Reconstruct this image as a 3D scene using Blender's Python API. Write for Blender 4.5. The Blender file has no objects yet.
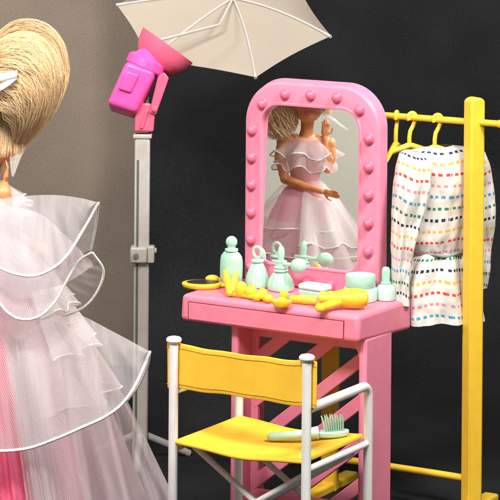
import bpy, bmesh, math, random
import numpy as np
from mathutils import Vector, Matrix, Euler, noise
random.seed(7); rng = np.random.default_rng(7)
S = bpy.context.scene
COL = S.collection
PI = math.pi

# ------------------------------------------------------------------ camera model (measured from the photograph)
F, YH, CAMH, ROLL = 2500.0, -180.0, 7.0, .008
def P(x, y, z):
    a, b = x-250, y-YH
    return Vector(((a+ROLL*b)/F*z, z, CAMH-(b-ROLL*a)/F*z))
def G(x, y, Z):
    a, b = x-250, y-YH
    z = (CAMH-Z)*F/(b-ROLL*a)
    return Vector(((a+ROLL*b)/F*z, z, Z))

cam = bpy.data.cameras.new('camera'); co = bpy.data.objects.new('camera', cam); COL.objects.link(co)
co.location = (0, 0, CAMH); co.rotation_euler = (PI/2, -ROLL, 0)
cam.sensor_width = 36; cam.lens = F/500*36; cam.shift_y = -.86
cam.clip_start = .5; cam.clip_end = 400
S.camera = co

# ------------------------------------------------------------------ materials
def newmat(name):
    m = bpy.data.materials.new(name); m.use_nodes = True
    nt = m.node_tree; b = nt.nodes['Principled BSDF']
    return m, nt, b
def N(nt, t, **kw):
    n = nt.nodes.new(t)
    for k, v in kw.items(): setattr(n, k, v)
    return n
def L(nt, a, b): nt.links.new(a, b)
def plastic(name, c, rough=.38, var=.10, bump=.03, scale=9, sss=.0, spec=.5, fine=120):
    m, nt, b = newmat(name)
    tc = N(nt, 'ShaderNodeTexCoord')
    n = N(nt, 'ShaderNodeTexNoise'); n.inputs['Scale'].default_value = scale; n.inputs['Detail'].default_value = 5
    L(nt, tc.outputs['Object'], n.inputs['Vector'])
    r = N(nt, 'ShaderNodeValToRGB')
    r.color_ramp.elements[0].position = .3; r.color_ramp.elements[1].position = .7
    r.color_ramp.elements[0].color = (c[0]*(1-var), c[1]*(1-var*1.2), c[2]*(1-var), 1)
    r.color_ramp.elements[1].color = (min(1, c[0]*(1+var*.4)), c[1]*(1+var*.6), c[2]*(1+var*.5), 1)
    L(nt, n.outputs['Fac'], r.inputs['Fac']); L(nt, r.outputs['Color'], b.inputs['Base Color'])
    n2 = N(nt, 'ShaderNodeTexNoise'); n2.inputs['Scale'].default_value = fine; n2.inputs['Detail'].default_value = 3
    L(nt, tc.outputs['Object'], n2.inputs['Vector'])
    bp = N(nt, 'ShaderNodeBump'); bp.inputs['Strength'].default_value = bump*4; bp.inputs['Distance'].default_value = .01
    L(nt, n2.outputs['Fac'], bp.inputs['Height']); L(nt, bp.outputs['Normal'], b.inputs['Normal'])
    mr = N(nt, 'ShaderNodeMapRange'); mr.inputs['To Min'].default_value = rough-.07; mr.inputs['To Max'].default_value = rough+.1
    L(nt, n.outputs['Fac'], mr.inputs['Value']); L(nt, mr.outputs['Result'], b.inputs['Roughness'])
    b.inputs['Specular IOR Level'].default_value = spec
    if sss:
        b.inputs['Subsurface Weight'].default_value = sss; b.inputs['Subsurface Radius'].default_value = (.06, .05, .04); b.inputs['Subsurface Scale'].default_value = 1
    return m
M = {}
M['pink'] = plastic('pink_plastic', (.83, .25, .375), .40, var=.05)
M['pink_dark'] = plastic('pink_plastic_table', (.80, .225, .325), .43, var=.05)
M['lamp_pink'] = plastic('hot_pink_plastic', (.92, .10, .42), .3, var=.05)
M['lamp_coral'] = plastic('coral_pink_plastic', (.82, .13, .24), .34, var=.05)
M['yellow'] = plastic('yellow_plastic', (.94, .585, .045), .36, var=.05)
M['yellow_bright'] = plastic('bright_yellow_plastic', (.95, .61, .035), .3, sss=.15, var=.07)
M['mint'] = plastic('mint_plastic', (.40, .71, .54), .36, sss=.2, var=.06)
M['mint_white'] = plastic('pale_mint_plastic', (.54, .77, .66), .36, sss=.2, var=.06)
M['white'] = plastic('white_plastic', (.80, .785, .75), .36, var=.05)
M['grey'] = plastic('pale_grey_plastic', (.47, .45, .41), .42, var=.08)
M['groove'] = plastic('dark_groove', (.10, .115, .09), .6)
M['skin'] = plastic('doll_vinyl', (.72, .30, .12), .42, sss=.15, var=.05)
M['umbrella'] = plastic('umbrella_fabric', (.33, .285, .23), .8, bump=.06, fine=140, var=.03, scale=3)
M['cord'] = plastic('white_edging', (.80, .78, .76), .7, bump=.2, fine=90)
M['satin'] = plastic('white_satin', (.78, .77, .78), .4)
M['hair_base'] = plastic('blond_hair_mass', (.66, .42, .18), .6, var=.15, scale=14)

def cloth_yellow():
    m, nt, b = newmat('yellow_canvas')
    tc = N(nt, 'ShaderNodeTexCoord')
    n = N(nt, 'ShaderNodeTexNoise'); n.inputs['Scale'].default_value = 5; n.inputs['Detail'].default_value = 6
    L(nt, tc.outputs['Object'], n.inputs['Vector'])
    r = N(nt, 'ShaderNodeValToRGB')
    r.color_ramp.elements[0].position = .3; r.color_ramp.elements[1].position = .7
    r.color_ramp.elements[0].color = (.88, .50, .035, 1); r.color_ramp.elements[1].color = (.94, .565, .045, 1)
    L(nt, n.outputs['Fac'], r.inputs['Fac']); L(nt, r.outputs['Color'], b.inputs['Base Color'])
    w1 = N(nt, 'ShaderNodeTexWave'); w1.inputs['Scale'].default_value = 38; w1.bands_direction = 'X'; w1.inputs['Distortion'].default_value = .6
    w2 = N(nt, 'ShaderNodeTexWave'); w2.inputs['Scale'].default_value = 44; w2.bands_direction = 'Z'; w2.inputs['Distortion'].default_value = .6
    mx = N(nt, 'ShaderNodeMath', operation='ADD')
    for w in (w1, w2): L(nt, tc.outputs['Object'], w.inputs['Vector'])
    L(nt, w1.outputs['Fac'], mx.inputs[0]); L(nt, w2.outputs['Fac'], mx.inputs[1])
    bp = N(nt, 'ShaderNodeBump'); bp.inputs['Strength'].default_value = .10; bp.inputs['Distance'].default_value = .006
    L(nt, mx.outputs[0], bp.inputs['Height']); L(nt, bp.outputs['Normal'], b.inputs['Normal'])
    b.inputs['Roughness'].default_value = .62; b.inputs['Specular IOR Level'].default_value = .3
    return m
M['canvas'] = cloth_yellow()

def tulle(name, col, cell=.0155, hole=.20, width=.31, trans=.5, line_a=.74):
    """net fabric: threads run both diagonals of the UV; the open cells stay slightly hazy"""
    m, nt, b = newmat(name)
    out = nt.nodes['Material Output']; nt.nodes.remove(b)
    uv = N(nt, 'ShaderNodeUVMap'); sp = N(nt, 'ShaderNodeSeparateXYZ'); L(nt, uv.outputs['UV'], sp.inputs[0])
    nz = N(nt, 'ShaderNodeTexNoise'); nz.inputs['Scale'].default_value = 2.5; L(nt, uv.outputs['UV'], nz.inputs['Vector'])
    def line(sx, sy):
        a = N(nt, 'ShaderNodeMath', operation='MULTIPLY'); a.inputs[1].default_value = sx/cell; L(nt, sp.outputs['X'], a.inputs[0])
        c = N(nt, 'ShaderNodeMath', operation='MULTIPLY_ADD'); c.inputs[1].default_value = sy/cell; L(nt, sp.outputs['Y'], c.inputs[0]); L(nt, a.outputs[0], c.inputs[2])
        d = N(nt, 'ShaderNodeMath', operation='MULTIPLY_ADD'); d.inputs[1].default_value = 1.2; L(nt, nz.outputs['Fac'], d.inputs[0]); L(nt, c.outputs[0], d.inputs[2])
        f = N(nt, 'ShaderNodeMath', operation='FRACT'); L(nt, d.outputs[0], f.inputs[0])
        g = N(nt, 'ShaderNodeMath', operation='LESS_THAN'); g.inputs[1].default_value = width; L(nt, f.outputs[0], g.inputs[0])
        return g.outputs[0]
    l1, l2, l3 = line(.87, .5), line(.87, -.5), line(0, 1)
    mx = N(nt, 'ShaderNodeMath', operation='MAXIMUM'); L(nt, l1, mx.inputs[0]); L(nt, l2, mx.inputs[1])
    al = N(nt, 'ShaderNodeMapRange'); al.inputs['To Max'].default_value = line_a
    # gathered net: haze varies in long soft streaks running with the folds
    mp = N(nt, 'ShaderNodeMapping'); mp.inputs['Scale'].default_value = (7, .9, 1); L(nt, uv.outputs['UV'], mp.inputs['Vector'])
    n3 = N(nt, 'ShaderNodeTexNoise'); n3.inputs['Scale'].default_value = 1.3; n3.inputs['Detail'].default_value = 4; n3.inputs['Distortion'].default_value = .8; L(nt, mp.outputs[0], n3.inputs['Vector'])
    hz = N(nt, 'ShaderNodeMapRange'); hz.inputs['From Min'].default_value = .36; hz.inputs['From Max'].default_value = .66
    hz.inputs['To Min'].default_value = hole*.45; hz.inputs['To Max'].default_value = hole*1.9
    L(nt, n3.outputs['Fac'], hz.inputs['Value']); L(nt, hz.outputs[0], al.inputs['To Min'])
    L(nt, mx.outputs[0], al.inputs['Value'])
    df = N(nt, 'ShaderNodeBsdfDiffuse'); df.inputs['Color'].default_value = (*col, 1)
    tl = N(nt, 'ShaderNodeBsdfTranslucent'); tl.inputs['Color'].default_value = (*col, 1)
    mm = N(nt, 'ShaderNodeMixShader'); mm.inputs[0].default_value = trans
    L(nt, df.outputs[0], mm.inputs[1]); L(nt, tl.outputs[0], mm.inputs[2])
    tr = N(nt, 'ShaderNodeBsdfTransparent')
    ms = N(nt, 'ShaderNodeMixShader'); L(nt, al.outputs[0], ms.inputs[0]); L(nt, tr.outputs[0], ms.inputs[1]); L(nt, mm.outputs[0], ms.inputs[2])
    L(nt, ms.outputs[0], out.inputs['Surface'])
    return m
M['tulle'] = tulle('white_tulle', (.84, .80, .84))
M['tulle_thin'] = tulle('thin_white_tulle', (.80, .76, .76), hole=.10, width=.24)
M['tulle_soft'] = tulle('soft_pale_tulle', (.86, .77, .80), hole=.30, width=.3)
M['near_tulle'] = tulle('near_white_tulle', (.75, .71, .73))  # near copies of the white net, colour dimmed to offset overexposure
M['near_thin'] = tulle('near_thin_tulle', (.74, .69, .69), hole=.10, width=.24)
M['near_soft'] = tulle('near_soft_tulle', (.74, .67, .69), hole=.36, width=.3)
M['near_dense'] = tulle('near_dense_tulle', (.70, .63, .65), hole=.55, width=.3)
M['sheer'] = tulle('sheer_tulle', (.86, .78, .80), hole=.10, width=.30, line_a=.5)
M['tulle_white'] = tulle('dense_white_tulle', (.90, .88, .88), hole=.42, width=.35)
M['veil'] = tulle('veil_tulle', (.84, .82, .80), cell=.014, hole=.16, width=.3)
M['pink_cloth'] = plastic('pink_satin_cloth', (.80, .13, .24), .5, var=.2, scale=4, bump=.08, fine=70)
M['bodice'] = plastic('pink_bodice_cloth', (.84, .50, .50), .45, var=.12)

def mirror_mat():
    m, nt, b = newmat('mirror_foil')
    b.inputs['Base Color'].default_value = (.93, .93, .90, 1); b.inputs['Metallic'].default_value = 1; b.inputs['Roughness'].default_value = .012
    tc = N(nt, 'ShaderNodeTexCoord'); n = N(nt, 'ShaderNodeTexNoise'); n.inputs['Scale'].default_value = 5
    L(nt, tc.outputs['Object'], n.inputs['Vector'])
    bp = N(nt, 'ShaderNodeBump'); bp.inputs['Strength'].default_value = .012; bp.inputs['Distance'].default_value = .02
    L(nt, n.outputs['Fac'], bp.inputs['Height']); L(nt, bp.outputs['Normal'], b.inputs['Normal'])
    return m
M['mirror'] = mirror_mat()

def matte(name, c, var=.12, scale=1.2, rough=.9, fine=40, bump=.15):
    m, nt, b = newmat(name)
    tc = N(nt, 'ShaderNodeTexCoord')
    n = N(nt, 'ShaderNodeTexNoise'); n.inputs['Scale'].default_value = scale; n.inputs['Detail'].default_value = 8
    L(nt, tc.outputs['Object'], n.inputs['Vector'])
    n2 = N(nt, 'ShaderNodeTexNoise'); n2.inputs['Scale'].default_value = fine; n2.inputs['Detail'].default_value = 4
    L(nt, tc.outputs['Object'], n2.inputs['Vector'])
    ad = N(nt, 'ShaderNodeMath', operation='ADD'); L(nt, n.outputs['Fac'], ad.inputs[0]); L(nt, n2.outputs['Fac'], ad.inputs[1])
    r = N(nt, 'ShaderNodeMapRange'); r.inputs['From Min'].default_value = .6; r.inputs['From Max'].default_value = 1.4
    r.inputs['To Min'].default_value = 1-var*2; r.inputs['To Max'].default_value = 1+var*2
    L(nt, ad.outputs[0], r.inputs['Value'])
    mix = N(nt, 'ShaderNodeVectorMath', operation='SCALE'); mix.inputs[0].default_value = c; L(nt, r.outputs[0], mix.inputs['Scale'])
    L(nt, mix.outputs['Vector'], b.inputs['Base Color'])
    bp = N(nt, 'ShaderNodeBump'); bp.inputs['Strength'].default_value = bump; bp.inputs['Distance'].default_value = .02
    L(nt, n2.outputs['Fac'], bp.inputs['Height']); L(nt, bp.outputs['Normal'], b.inputs['Normal'])
    b.inputs['Roughness'].default_value = rough; b.inputs['Specular IOR Level'].default_value = .15
    return m
M['brown'] = matte('brown_paper', (.215, .172, .138), .10)
M['black'] = matte('black_paper', (.0125, .0135, .0145), .25)
M['pale'] = matte('pale_paper', (.76, .77, .67), .02, bump=.02)

def hair_mat():
    m, nt, b = newmat('blond_hair')
    g = N(nt, 'ShaderNodeNewGeometry'); r = N(nt, 'ShaderNodeValToRGB')
    r.color_ramp.elements[0].color = (.70, .44, .20, 1); r.color_ramp.elements[1].color = (.93, .75, .50, 1)
    e = r.color_ramp.elements.new(.5); e.color = (.84, .60, .33, 1)
    L(nt, g.outputs['Random Per Island'], r.inputs['Fac']); L(nt, r.outputs['Color'], b.inputs['Base Color'])
    b.inputs['Roughness'].default_value = .42; b.inputs['Specular IOR Level'].default_value = .5
    return m
M['hair'] = hair_mat()

def dress_mat():
    m, nt, b = newmat('striped_dash_cloth')
    uv = N(nt, 'ShaderNodeUVMap'); sp = N(nt, 'ShaderNodeSeparateXYZ'); L(nt, uv.outputs['UV'], sp.inputs[0])
    def mth(op, a, bb=None, c=None):
        n = N(nt, 'ShaderNodeMath', operation=op)
        for i, q in enumerate((a, bb, c)):
            if q is None: continue
            if isinstance(q, (int, float)): n.inputs[i].default_value = q
            else: L(nt, q, n.inputs[i])
        return n.outputs[0]
    nz = N(nt, 'ShaderNodeTexNoise'); nz.inputs['Scale'].default_value = 9; L(nt, uv.outputs['UV'], nz.inputs['Vector'])
    wob = mth('MULTIPLY', mth('SUBTRACT', nz.outputs['Fac'], .5), .22)
    row = mth('ADD', mth('DIVIDE', sp.outputs['Y'], .115), wob)
    rid = mth('FLOOR', row); fr = mth('FRACT', row)
    col = mth('ADD', mth('DIVIDE', sp.outputs['X'], .048), mth('MULTIPLY', rid, .37))
    fc = mth('FRACT', col)
    inr = mth('MULTIPLY', mth('LESS_THAN', mth('ABSOLUTE', mth('SUBTRACT', fr, .5)), .125),
              mth('LESS_THAN', mth('ABSOLUTE', mth('SUBTRACT', fc, .5)), .285))
    k = mth('DIVIDE', mth('ADD', mth('MODULO', mth('ADD', rid, 60), 6), .5), 6)
    r = N(nt, 'ShaderNodeValToRGB'); r.color_ramp.interpolation = 'CONSTANT'
    cols = [(.03, .035, .085), (.80, .42, .08), (.72, .07, .045), (.68, .25, .34), (.09, .30, .50), (.05, .20, .13)]
    e = r.color_ramp.elements; e[0].position = 0; e[0].color = (*cols[0], 1); e[1].position = 1/6; e[1].color = (*cols[1], 1)
    for i in range(2, 6):
        q = e.new(i/6); q.color = (*cols[i], 1)
    L(nt, k, r.inputs['Fac'])
    # fine weave
    wv = mth('MULTIPLY', mth('SINE', mth('MULTIPLY', sp.outputs['X'], 700)), mth('SINE', mth('MULTIPLY', sp.outputs['Y'], 700)))
    mixc = N(nt, 'ShaderNodeMix', data_type='RGBA')
    L(nt, inr, mixc.inputs['Factor']); mixc.inputs[6].default_value = (.70, .665, .61, 1); L(nt, r.outputs['Color'], mixc.inputs[7])
    L(nt, mixc.outputs[2], b.inputs['Base Color'])
    bp = N(nt, 'ShaderNodeBump'); bp.inputs['Strength'].default_value = .15; bp.inputs['Distance'].default_value = .004
    L(nt, wv, bp.inputs['Height']); L(nt, bp.outputs['Normal'], b.inputs['Normal'])
    b.inputs['Roughness'].default_value = .85; b.inputs['Specular IOR Level'].default_value = .15
    return m
M['dress'] = dress_mat()

# ------------------------------------------------------------------ mesh helpers
class MB:
    def __init__(s): s.v = []; s.f = []; s.uv = {}
    def add(s, vs, fs):
        o = len(s.v); s.v += [Vector(p) for p in vs]; s.f += [tuple(i+o for i in f) for f in fs]; return o
    def box(s, c, size, rot=None):
        hx, hy, hz = [q/2 for q in size]; vs = []
        for z in (-hz, hz):
            for x, y in ((-hx, -hy), (hx, -hy), (hx, hy), (-hx, hy)):
                p = Vector((x, y, z))
                if rot is not None: p = rot @ p
                vs.append(p+Vector(c))
        s.hexa(vs)
    def hexa(s, vs):
        s.add(vs, [(3, 2, 1, 0), (4, 5, 6, 7), (0, 1, 5, 4), (1, 2, 6, 5), (2, 3, 7, 6), (3, 0, 4, 7)])
    def prism(s, poly, fn0, fn1):
        n = len(poly); vs = [fn0(*p) for p in poly]+[fn1(*p) for p in poly]
        s.add(vs, [tuple(range(n)), tuple(range(2*n-1, n-1, -1))]+[(i, i+n, (i+1) % n+n, (i+1) % n) for i in range(n)])
    def tube(s, pts, r, seg=12, closed=False, cap=True, flat=1.0, up=None):
        pts = [Vector(p) for p in pts]; n = len(pts)
        if not hasattr(r, '__len__'): r = [r]*n
        vs = []; prev = None
        for i in range(n):
            a = pts[(i-1) % n] if (closed or i > 0) else pts[0]
            b = pts[(i+1) % n] if (closed or i < n-1) else pts[-1]
            t = (b-a).normalized()
            if prev is None:
                q = Vector(up) if up is not None else (Vector((0, 0, 1)) if abs(t.z) < .9 else Vector((1, 0, 0)))
                nn = (q-t*q.dot(t)).normalized()
            else: nn = (prev-t*prev.dot(t)).normalized()
            prev = nn; bb = t.cross(nn)
            for k in range(seg):
                an = 2*PI*k/seg
                vs.append(pts[i]+(nn*math.cos(an)*flat+bb*math.sin(an))*r[i])
        fs = []
        m = n if closed else n-1
        for i in range(m):
            for k in range(seg):
                j = (i+1) % n; k2 = (k+1) % seg
                fs.append((i*seg+k, i*seg+k2, j*seg+k2, j*seg+k))
        if cap and not closed:
            fs.append(tuple(range(seg-1, -1, -1))); fs.append(tuple((n-1)*seg+k for k in range(seg)))
        s.add(vs, fs)
    def lathe(s, prof, c=(0, 0, 0), seg=32, sx=1, sy=1, rot=None, rib=None):
        vs = []; n = len(prof)
        for r, z in prof:
            for k in range(seg):
                an = 2*PI*k/seg
                rr = r*(1+(rib[0]*math.cos(rib[1]*an) if rib and rib[2] < z < rib[3] else 0))
                p = Vector((rr*math.cos(an)*sx, rr*math.sin(an)*sy, z))
                if rot is not None: p = rot @ p
                vs.append(p+Vector(c))
        fs = [(i*seg+k, i*seg+(k+1) % seg, (i+1)*seg+(k+1) % seg, (i+1)*seg+k) for i in range(n-1) for k in range(seg)]
        fs += [tuple(range(seg-1, -1, -1)), tuple((n-1)*seg+k for k in range(seg))]
        s.add(vs, fs)
    def ball(s, c, r, rot=None, seg=20, rings=12):
        if not hasattr(r, '__len__'): r = (r, r, r)
        vs = []; fs = []
        for i in range(rings+1):
            th = PI*i/rings
            th = min(max(th, .02), PI-.02)
            for k in range(seg):
                an = 2*PI*k/seg
                p = Vector((r[0]*math.sin(th)*math.cos(an), r[1]*math.sin(th)*math.sin(an), -r[2]*math.cos(th)))
                if rot is not None: p = rot @ p
                vs.append(p+Vector(c))
        for i in range(rings):
            for k in range(seg):
                fs.append((i*seg+k, i*seg+(k+1) % seg, (i+1)*seg+(k+1) % seg, (i+1)*seg+k))
        fs += [tuple(range(seg-1, -1, -1)), tuple(rings*seg+k for k in range(seg))]
        s.add(vs, fs)
    def grid(s, pts, uvs=None, closed=False):
        """pts[i][j]; closed wraps j"""
        n, m = len(pts), len(pts[0])
        o = len(s.v); s.v += [Vector(p) for row in pts for p in row]
        for i in range(n-1):
            for j in range(m if closed else m-1):
                j2 = (j+1) % m
                f = (o+i*m+j, o+i*m+j2, o+(i+1)*m+j2, o+(i+1)*m+j)
                if uvs is not None:
                    ju = j+1
                    s.uv[len(s.f)] = (uvs[i][j], uvs[i][ju], uvs[i+1][ju], uvs[i+1][j])
                s.f.append(f)
MATS = {}      # root transforms (world matrices), so parts may be given in world coordinates
ROOT = {}
def link(name, mb, mat, parent=None, smooth=True, bevel=0, bseg=3, sub=0, world=False, recalc=True, solid=0, angle=35):
    me = bpy.data.meshes.new(name)
    vs = mb.v
    if world and parent is not None:
        inv = MATS[ROOT.get(parent.name, parent.name)].inverted(); vs = [inv @ p for p in vs]
    me.from_pydata([tuple(p) for p in vs], [], mb.f)
    if mb.uv:
        ul = me.uv_layers.new(name='UVMap')
        for i, poly in enumerate(me.polygons):
            q = mb.uv.get(i)
            if q:
                for k, li in enumerate(poly.loop_indices): ul.data[li].uv = q[k]
    if recalc:
        bm = bmesh.new(); bm.from_mesh(me); bmesh.ops.recalc_face_normals(bm, faces=bm.faces); bm.to_mesh(me); bm.free()
    me.materials.append(mat)
    o = bpy.data.objects.new(name, me); COL.objects.link(o)
    if smooth:
        me.polygons.foreach_set('use_smooth', [True]*len(me.polygons))
        if angle: me.set_sharp_from_angle(angle=math.radians(angle))
    if parent is not None:
        o.parent = parent; ROOT[o.name] = ROOT.get(parent.name, parent.name)
    if solid:
        md = o.modifiers.new('solid', 'SOLIDIFY'); md.thickness = solid; md.offset = 0
    if bevel:
        md = o.modifiers.new('bevel', 'BEVEL'); md.width = bevel; md.segments = bseg; md.limit_method = 'ANGLE'; md.angle_limit = math.radians(35)
        md.harden_normals = False
    if sub:
        md = o.modifiers.new('sub', 'SUBSURF'); md.levels = sub; md.render_levels = sub
    return o
def tag(o, label, cat, group=None):
    o['label'] = label; o['category'] = cat
    if group: o['group'] = group
    return o
def thing(name, label, cat, loc, rz=0, group=None):
    o = bpy.data.objects.new(name, None); COL.objects.link(o); o.empty_display_size = .1
    o.location = loc; o.rotation_euler = (0, 0, rz)
    MATS[o.name] = Matrix.Translation(Vector(loc)) @ Matrix.Rotation(rz, 4, 'Z')
    return tag(o, label, cat, group)
def struct(name, mb, mat, **k):
    o = link(name, mb, mat, **k); o['kind'] = 'structure'; return o
def spline(pts, n):
    """Catmull-Rom through pts, n samples"""
    p = np.array(pts, float); m = len(p); out = []
    d = np.r_[0, np.cumsum(np.linalg.norm(np.diff(p, axis=0), axis=1))]; 
    for t in np.linspace(0, d[-1], n):
        i = min(max(np.searchsorted(d, t, side='right')-1, 0), m-2)
        f = (t-d[i])/(d[i+1]-d[i])
        p0 = p[i-1] if i > 0 else 2*p[0]-p[1]; p3 = p[i+2] if i+2 < m else 2*p[-1]-p[-2]
        p1, p2 = p[i], p[i+1]
        out.append(.5*((2*p1)+(-p0+p2)*f+(2*p0-5*p1+4*p2-p3)*f*f+(-p0+3*p1-3*p2+p3)*f**3))
    return np.array(out)
def dup(o, loc, rz=None):
    r = o.copy(); COL.objects.link(r); r.location = loc
    if rz is not None: r.rotation_euler = (0, 0, rz)
    for ch in list(o.children):
        c = ch.copy(); COL.objects.link(c); c.parent = r
        for g in list(ch.children):
            d = g.copy(); COL.objects.link(d); d.parent = c
    return r

# ------------------------------------------------------------------ setting
mb = MB(); mb.add([(-14, 8, 0), (14, 8, 0), (14, 33, 0), (-14, 33, 0)], [(0, 1, 2, 3)]); struct('floor', mb, M['black'], smooth=False)
mb = MB(); mb.add([(-12, 32, 0), (12, 32, 0), (12, 32, 11), (-12, 32, 11)], [(0, 1, 2, 3)]); struct('brown_backdrop', mb, M['brown'], smooth=False)
xe = P(147.5, 250, 31).x
mb = MB()
prf = [(31, 11), (31, 6), (31, 3.2)]+[(31-3.2+3.2*math.cos(t), 3.21-3.2*math.sin(t)) for t in np.linspace(.1, PI/2, 14)]+[(24, .01), (9, .01)]
mb.grid([[Vector((x_, y_, z_)) for x_ in (xe, xe+4, 12)] for y_, z_ in prf]); struct('black_backdrop', mb, M['black'])
# the pale studio paper that the vanity mirror looks at, well to the left of the picture
c = Vector((-6.9, 20.6, 0)); r_ = Vector((.5, -.866, 0))
mb = MB(); mb.add([c-r_*3.2, c+r_*3.2, c+r_*3.2+Vector((0, 0, 8)), c-r_*3.2+Vector((0, 0, 8))], [(0, 1, 2, 3)]); struct('pale_backdrop', mb, M['pale'], smooth=False)

# ------------------------------------------------------------------ vanity table
TH = math.radians(31)
FRc = P(359, 316, 24.3); ZT = FRc.z
U = Vector((math.cos(TH), -math.sin(TH), 0)); V = Vector((math.sin(TH), math.cos(TH), 0))
WD, DP = 2.07, 1.12
O = FRc-U*WD; O.z = 0
def D(a, b, z=0): return O+U*a+V*b+Vector((0, 0, ZT+z))
van = thing('vanity_table', 'pink toy vanity table with arched mirror framed by pink bulbs', 'vanity table', O, -TH)
SL = .27
mb = MB()
mb.hexa([(0, 0, ZT-SL), (WD, 0, ZT-SL), (WD, DP, ZT-SL-.06), (0, DP, ZT-SL-.0),
         (.012, .012, ZT), (WD-.012, .012, ZT), (WD-.0, DP, ZT), (0, DP, ZT)])
top = link('tabletop', mb, M['pink_dark'], van, bevel=.05, bseg=4)
# drawer front: outlined panel, 4 mm proud, with a dark seam around it
d0, d1, dz0, dz1 = .115, 1.895, -SL+.028, -.075
mb = MB(); mb.box(((d0+d1)/2, -.001, ZT+(dz0+dz1)/2-.0), (d1-d0, .012, dz1-dz0))
link('drawer_front', mb, M['pink_dark'], top, bevel=.004)
mb = MB()
for (xa, xb, za, zb) in ((d0-.009, d1+.009, dz1, dz1+.009), (d0-.009, d0, dz0-.006, dz1), (d1, d1+.009, dz0-.006, dz1)):
    mb.box(((xa+xb)/2, .004, ZT+(za+zb)/2), (xb-xa, .012, zb-za))
M['seam'] = plastic('dark_red_seam', (.22, .03, .045), .8)
link('drawer_seam', mb, M['seam'], top, smooth=False)
# side panels
LG = ZT-SL
mb = MB(); mb.box((.56, .43, (LG)/2), (.085, .56, LG+.04)); link('side_panel', mb, M['pink_dark'], van, bevel=.03)
mb = MB(); mb.box((2.025, .43, (LG)/2), (.085, .56, LG+.04)); link('side_panel', mb, M['pink'], van, bevel=.03)
# curved bracket where the right panel meets the top
mb = MB()
pr = [(0, 0)]+[(-.24*(1-math.sin(t)), -.17*(1-math.cos(t))) for t in np.linspace(0, PI/2, 9)]
pr = [(0, 0), (-.26, 0)]+[(-.26+.26*math.sin(t), -.2*(1-math.cos(t))) for t in np.linspace(.15, PI/2, 8)]
mb.prism(pr, lambda a, b: Vector((1.985+a, .17, LG+b+.005)), lambda a, b: Vector((1.985+a, .40, LG+b+.005)))
link('bracket', mb, M['pink_dark'], van, bevel=.012)
# lattice
mb = MB()
bz = .45
def slat(u0, z0, u1, z1, w, y0=bz, t=.05):
    d = Vector((u1-u0, 0, z1-z0)); ln = d.length; an = -math.atan2(d.z, d.x)
    mb.box(((u0+u1)/2, y0, ZT+(z0+z1)/2), (ln, t, w), Matrix.Rotation(an, 3, 'Y'))
ua, ub = .6, 1.985
for k in range(-1, 6):
    # upper edge passes (1.82, -.06-.415k) with slope .80
    zc = -.06-.415*k-.085
    f = lambda uu: zc+.80*(uu-1.82)
    u0, u1 = ua, ub
    lo, hi = -ZT+.18, -.36
    if f(u1) > hi: u1 = 1.82+(hi-zc)/.80
    if f(u0) < lo: u0 = 1.82+(lo-zc)/.80
    if u1-u0 > .12: slat(u0-.0, f(u0), u1+.0, f(u1), .128)
mb.box(((ua+ub)/2, bz+.004, ZT-.345), (ub-ua, .056, .17))
mb.box(((ua+ub)/2, bz+.004, .12), (ub-ua, .056, .18))
mb.box((ua+.03, bz+.004, LG/2), (.1, .054, LG-.05))
lat = link('lattice_panel', mb, M['pink_dark'], van, bevel=.012)

# mirror frame (outline loops, profile swept between opening and outer edge)
def rrect(u0, u1, z0, z1, rb, rt, n=14):
    out = []
    for (cx, cz, r, a0) in ((u1-rb, z0+rb, rb, -PI/2), (u1-rt, z1-rt, rt, 0), (u0+rt, z1-rt, rt, PI/2), (u0+rb, z0+rb, rb, PI)):
        for k in range(n+1):
            a = a0+PI/2*k/n; out.append((cx+r*math.cos(a), cz+r*math.sin(a)))
    return out
OUT = rrect(.195, 1.785, .002, 2.11, .03, .43); INN = rrect(.405, 1.545, .235, 1.865, .13, .2)
FB = .92
def loop(t, b, grow=0):
    r = []
    for (a, z), (c, y) in zip(OUT, INN):
        x_, z_ = c+(a-c)*t, y+(z-y)*t
        r.append(Vector((x_+(x_-.99)*grow, b, ZT+max(z_+(z_-1.0)*grow, .002))))
    return r
mb = MB()
prof = [(0, FB+.10), (0, FB+.012), (.02, FB-.004), (.10, FB-.006), (.14, FB+.006), (.86, FB+.006), (.93, FB+.012), (.985, FB+.035), (1.0, FB+.06)]
rows = [loop(t, b) for t, b in prof]+[loop(1.0, FB+.15, .022)]
n_ = len(rows[0])
mb.grid(rows, closed=True)
mb.add(rows[-1], [tuple(range(n_))])
frm = link('mirror_frame', mb, M['pink'], van, angle=50)
g_ = rrect(.385, 1.565, .215, 1.885, .14, .21)
tl = math.radians(2.0)
mb = MB(); mb.add([Vector((a, FB+.045+(z-1.05)*math.sin(tl), ZT+1.05+(z-1.05)*math.cos(tl))) for a, z in g_], [tuple(range(len(g_)))])
link('mirror_glass', mb, M['mirror'], frm, smooth=False)
bulb_mb = MB()
bulb_mb.lathe([(.058, 0), (.058, .012), (.05, .016)]+[(.05*math.cos(t), .018+.05*math.sin(t)) for t in np.linspace(.1, PI/2-.03, 8)], rot=Matrix.Rotation(PI/2, 3, 'X'), seg=20)
M['bulb'] = plastic('rose_plastic', (.74, .15, .25), .28, var=.05)
b0 = link('bulb', bulb_mb, M['bulb'], frm, angle=50)
bl = [(.288, .166+.284*k) for k in range(6)]+[(1.672, .172+.2845*k) for k in range(6)]
bl += [(.41, 1.868), (1.562, 1.88), (.685, 1.985), (.99, 1.995), (1.297, 1.99), (.42, .064), (.69, .064), (.96, .064), (1.233, .064), (1.52, .064)]
for i, (a, z) in enumerate(bl):
    o = b0 if i == 0 else b0.copy()
    if i: COL.objects.link(o)
    o.parent = frm; o.location = (a, FB+.004, ZT+z)

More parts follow.
